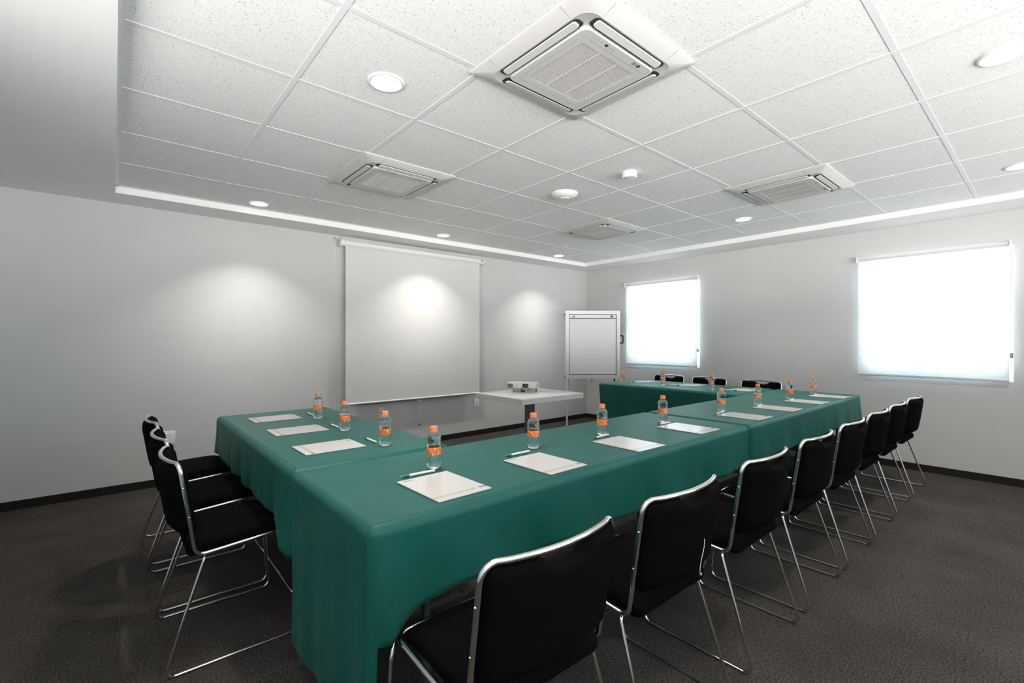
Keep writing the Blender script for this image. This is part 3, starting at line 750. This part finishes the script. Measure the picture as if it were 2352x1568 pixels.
for (b, p, t, e), where in zip(fpos, order):
    if abs(b[1] - (t[1] + e[1]) / 2) < .034 and b[0] < e[0] + .02: dy = -.004
    inst('b', bt0, b[0], b[1] + .012, ZC, random.uniform(0, 6), 'orange-capped water bottle at the ' + where, 'bottle', GB)
    inst('p', pd0, p[0], p[1], ZC, random.uniform(-.02, .02), 'white printed pad at the ' + where, 'pad', GP)
    inst('n', pn0, t[0], min(t[1], b[1] - .030), ZC, math.atan2(e[1] - t[1], e[0] - t[0]), 'white and green pen at the ' + where, 'pen', GN)
for b, p, t, where in (((1.016, 2.148), (.795, 2.294), (1.006, 2.373), 'nearest place on the left table'), ((1.012, 2.660), (.805, 2.837), (1.009, 2.908), 'middle place on the left table'), ((1.034, 3.193), (.812, 3.366), (1.042, 3.467), 'farthest place on the left table, by the screen wall')):
    inst('b', bt0, *b, ZC, random.uniform(0, 6), 'orange-capped water bottle at the ' + where, 'bottle', GB)
    inst('p', pd0, *p, ZC, -PI / 2 + random.uniform(-.015, .015), 'white printed pad at the ' + where, 'pad', GP)
    inst('n', pn0, *t, ZC, -PI / 2, 'white and green pen at the ' + where, 'pen', GN)
for b, p, t, where in (((4.925, 3.595), (5.11, 3.37), (4.945, 3.42), 'far table, next to the flip chart'), ((4.845, 2.968), (5.08, 2.75), (4.925, 2.80), 'far table, middle place of three'), ((4.800, 2.372), (5.02, 2.13), (4.868, 2.13), 'far table, next to the front row')):
    inst('b', bt0, *b, ZC, random.uniform(0, 6), 'orange-capped water bottle on the ' + where, 'bottle', GB)
    inst('p', pd0, *p, ZC, PI / 2, 'white printed pad on the ' + where, 'pad', GP)
    inst('n', pn0, *t, ZC, PI / 2 + .02, 'white and green pen on the ' + where, 'pen', GN)

# ------------------------------------------------------------------ projector table, projector, marker
r = empty('pedestal_table', (3.135, 3.395, 0), 'square white pedestal table carrying the projector', 'table')
tp = obj('tabletop', bevel_box(-.405, .405, -.345, .345, .700, .750, .0025, 2), M['laminate'], r, angle=40)
b = bmesh.new(); box(b, -.4055, .4055, -.3455, .3455, .7015, .7465); obj('edge_band', b, M['edge'], tp)
b = bevel_box(-.036, .036, -.036, .036, .02, .700, .004); obj('post', b, M['steel'], r, angle=40)
b = bmesh.new()
for a in (PI / 4, -PI / 4): join(b, xform(bevel_box(-.33, .33, -.035, .035, 0, .022, .006), Matrix.Rotation(a, 4, 'Z')))
obj('foot_cross', b, M['steel'], r, angle=40)
b = bmesh.new(); box(b, -.12, .12, -.12, .12, .690, .700); obj('mounting_plate', b, M['steel'], r)

def projector():
    th = math.atan2(-.8, .6)       # local +x runs to the right of its front, local -y is the front
    r = empty('projector', (3.2, 3.56, .7502), 'white projector with dark lens on the pedestal table', 'projector', rz=math.atan2(-.8, .6))
    hx, hy = .1485, .117
    def ring(sx, sy, z, rad, lean=0): return [(p[0], p[1], z + lean * (p[1] / hy)) for p in rrect(hx * sx, hy * sy, rad, 5)]
    ln = -.006
    obj('upper_shell', loft([ring(.985, .985, .040, .03, ln), ring(1, 1, .044, .03, ln), ring(1.0, 1.0, .078, .03, ln), ring(.985, .985, .088, .03, ln), ring(.94, .94, .0935, .03, ln), ring(.5, .5, .095, .02, ln)]), M['proj'], r, angle=35)
    obj('lower_shell', loft([ring(.80, .86, .018, .03, ln), ring(.90, .93, .022, .03, ln), ring(.985, .985, .040, .03, ln)]), M['proj_grey'], r, angle=35)
    yf = -hy - .0005
    # exhaust grille at the left of the front
    b = bmesh.new(); box(b, -.140, -.086, yf - .001, yf + .008, .044, .084); g = obj('exhaust_recess', b, M['dark_gap'], r)
    b = bmesh.new()
    for i in range(6): box(b, -.140 + i * .0106, -.1381 + i * .0106, yf - .002, yf, .044, .084)
    for i in range(6): box(b, -.140, -.086, yf - .0018, yf, .0435 + i * .0076, .0446 + i * .0076)
    obj('exhaust_grille', b, M['proj_grey'], g)
    b = bevel_box(.012, .072, yf - .0015, yf + .006, .0475, .086, .003, 2); lw = obj('lens_window', b, M['black'], r, angle=40)
    b = xform(lathe([(.0185, -.002), (.0185, .002), (.0150, .003), (.0150, 0), (.010, .004), (0, .006)], 28), Matrix.Translation((.045, yf - .002, .062)) @ Matrix.Rotation(PI / 2, 4, 'X')); obj('lens', b, M['lens'], lw, angle=30)
    b = text_bm('EPSON', .0115); xform(b, Matrix.Translation((-.044, yf - .0008, .066)) @ Matrix.Rotation(PI / 2, 4, 'X')); obj('maker_name', b, M['soft_ink'], r)
    b = bmesh.new(); box(b, .083, .104, yf - .0008, yf + .001, .052, .074); obj('badge', b, M['case'], r)
    b = bmesh.new(); box(b, .086, .100, yf - .0014, yf, .0445, .0465); box(b, .090, .097, yf - .0014, yf, .060, .067); obj('badge_print', b, M['soft_ink'], r)
    b = bevel_box(.062, .088, -hy * .97 - .002, -hy * .9, .028, .036, .002, 1); obj('remote_receiver', b, M['black'], r)
    b = bmesh.new(); box(b, -.004, .016, -hy * .97 - .002, -hy * .9, .034, .040); obj('foot_release', b, M['dark_gap'], r)
    b = bmesh.new(); tube(b, [(.004, -hy * .80, .03), (.004, -hy * .80, 0)], .005, 12); obj('front_foot', b, M['black'], r, angle=40)
    for x in (-.118, .118):
        b = bmesh.new(); tube(b, [(x, .085, .028), (x, .085, 0)], .009, 12); obj('rear_foot', b, M['black'], r, angle=40)
    b = bmesh.new()
    for i in range(5): box(b, hx - .004, hx + .0012, -.075 + i * .022, -.062 + i * .022, .052, .076)
    obj('side_vent', b, M['proj_grey'], r)
    return r
projector()
th = math.atan2(-.8, .6)
r = empty('marker_pen', (3.105, 3.605, .7502), 'white marker with a dark cap lying under the projector', 'marker', rz=th)
X = Matrix.Translation((0, 0, .008)) @ Matrix.Rotation(PI / 2, 4, 'Y')
obj('barrel', xform(lathe([(0, 0), (.006, 0), (.008, .003), (.008, .075), (0, .075)], 16), X), M['pen_white'], r, angle=40)
obj('cap', xform(lathe([(0, .0752), (.0078, .0752), (.007, .118), (0, .12)], 16), X), M['black'], r, angle=40)

# ------------------------------------------------------------------ flip chart
r = empty('flip_chart', (5.157, 4.274, 0), 'tall white flip chart easel standing in the corner beside the window', 'easel', rz=0.86314 - PI / 2)
# local x to the viewer's right, local -y towards the viewer
hw, z0, z1, fw, dp = .385, .735, 1.690, .050, .030
b = bmesh.new()
box(b, -hw, -hw + fw, -dp, 0, z0, z1); box(b, hw - fw, hw, -dp, 0, z0, z1); box(b, -hw + fw, hw - fw, -dp, 0, z1 - fw, z1); box(b, -hw + fw, hw - fw, -dp, 0, z0, z0 + fw)
fr = obj('board_frame', b, M['alu'], r)
b = bmesh.new(); box(b, -hw + fw, hw - fw, -.008, -.002, z0 + fw, z1 - fw); obj('backing', b, M['dark_gap'], fr)
b = bevel_box(-hw + fw + .006, hw - fw - .008, -.022, -.009, z0 + fw + .010, z1 - fw - .006, .002, 1); bd = obj('writing_board', b, M['board'], r, angle=40)
b = bmesh.new(); box(b, -hw + fw + .008, hw - fw - .010, -.034, -.022, z1 - fw - .052, z1 - fw - .030); cb = obj('clamp_bar', b, M['alu'], r)
b = bmesh.new(); box(b, -hw + fw + .008, hw - fw - .010, -.0335, -.022, z1 - fw - .062, z1 - fw - .053); obj('clamp_edge', b, M['ink'], cb)
for x in (-.27, .265):
    b = bmesh.new(); tube(b, [(x, -.034, z1 - fw - .030), (x, -.052, z1 - fw - .030)], .015, 16); obj('clamp_knob', b, M['soft_ink'] if x < 0 else M['ink'], cb, angle=40)
b = bmesh.new(); tube(b, fillet([(hw, -.015, 1.34), (hw + .045, -.015, 1.34), (hw + .045, -.015, 1.235), (hw, -.015, 1.235)], .018, 5), .010, 10); obj('carry_handle', b, M['black'], r, smooth=True)
for z in (z0 + .02, z1 - .05):
    b = bmesh.new(); tube(b, [(-hw, -.015, z), (-hw - .018, -.015, z)], .010, 12); obj('side_knob', b, M['black'], r, angle=40)
b = bmesh.new(); tube(b, fillet([(-.020, -.012, z0), (-.016, -.012, z0 - .05), (-.010, -.012, z0 - .072), (-.004, -.012, z0 - .05), (-.002, -.012, z0)], .006, 4), .002, 6); obj('pull_loop', b, M['ink'], r, smooth=True)
for s in (-1, 1):
    b = bevel_box(s * .363 - .014, s * .363 + .014, -.024, -.002, 0, z0, .003, 1); obj('front_leg', b, M['alu'], r, angle=40)
    b = bmesh.new(); p0, p1 = Vector((s * .345, .012, z0 + .12)), Vector((s * .30, .62, .006)); tube(b, [p0, p1], .013, 10); obj('rear_leg', b, M['steel'], r, angle=40)
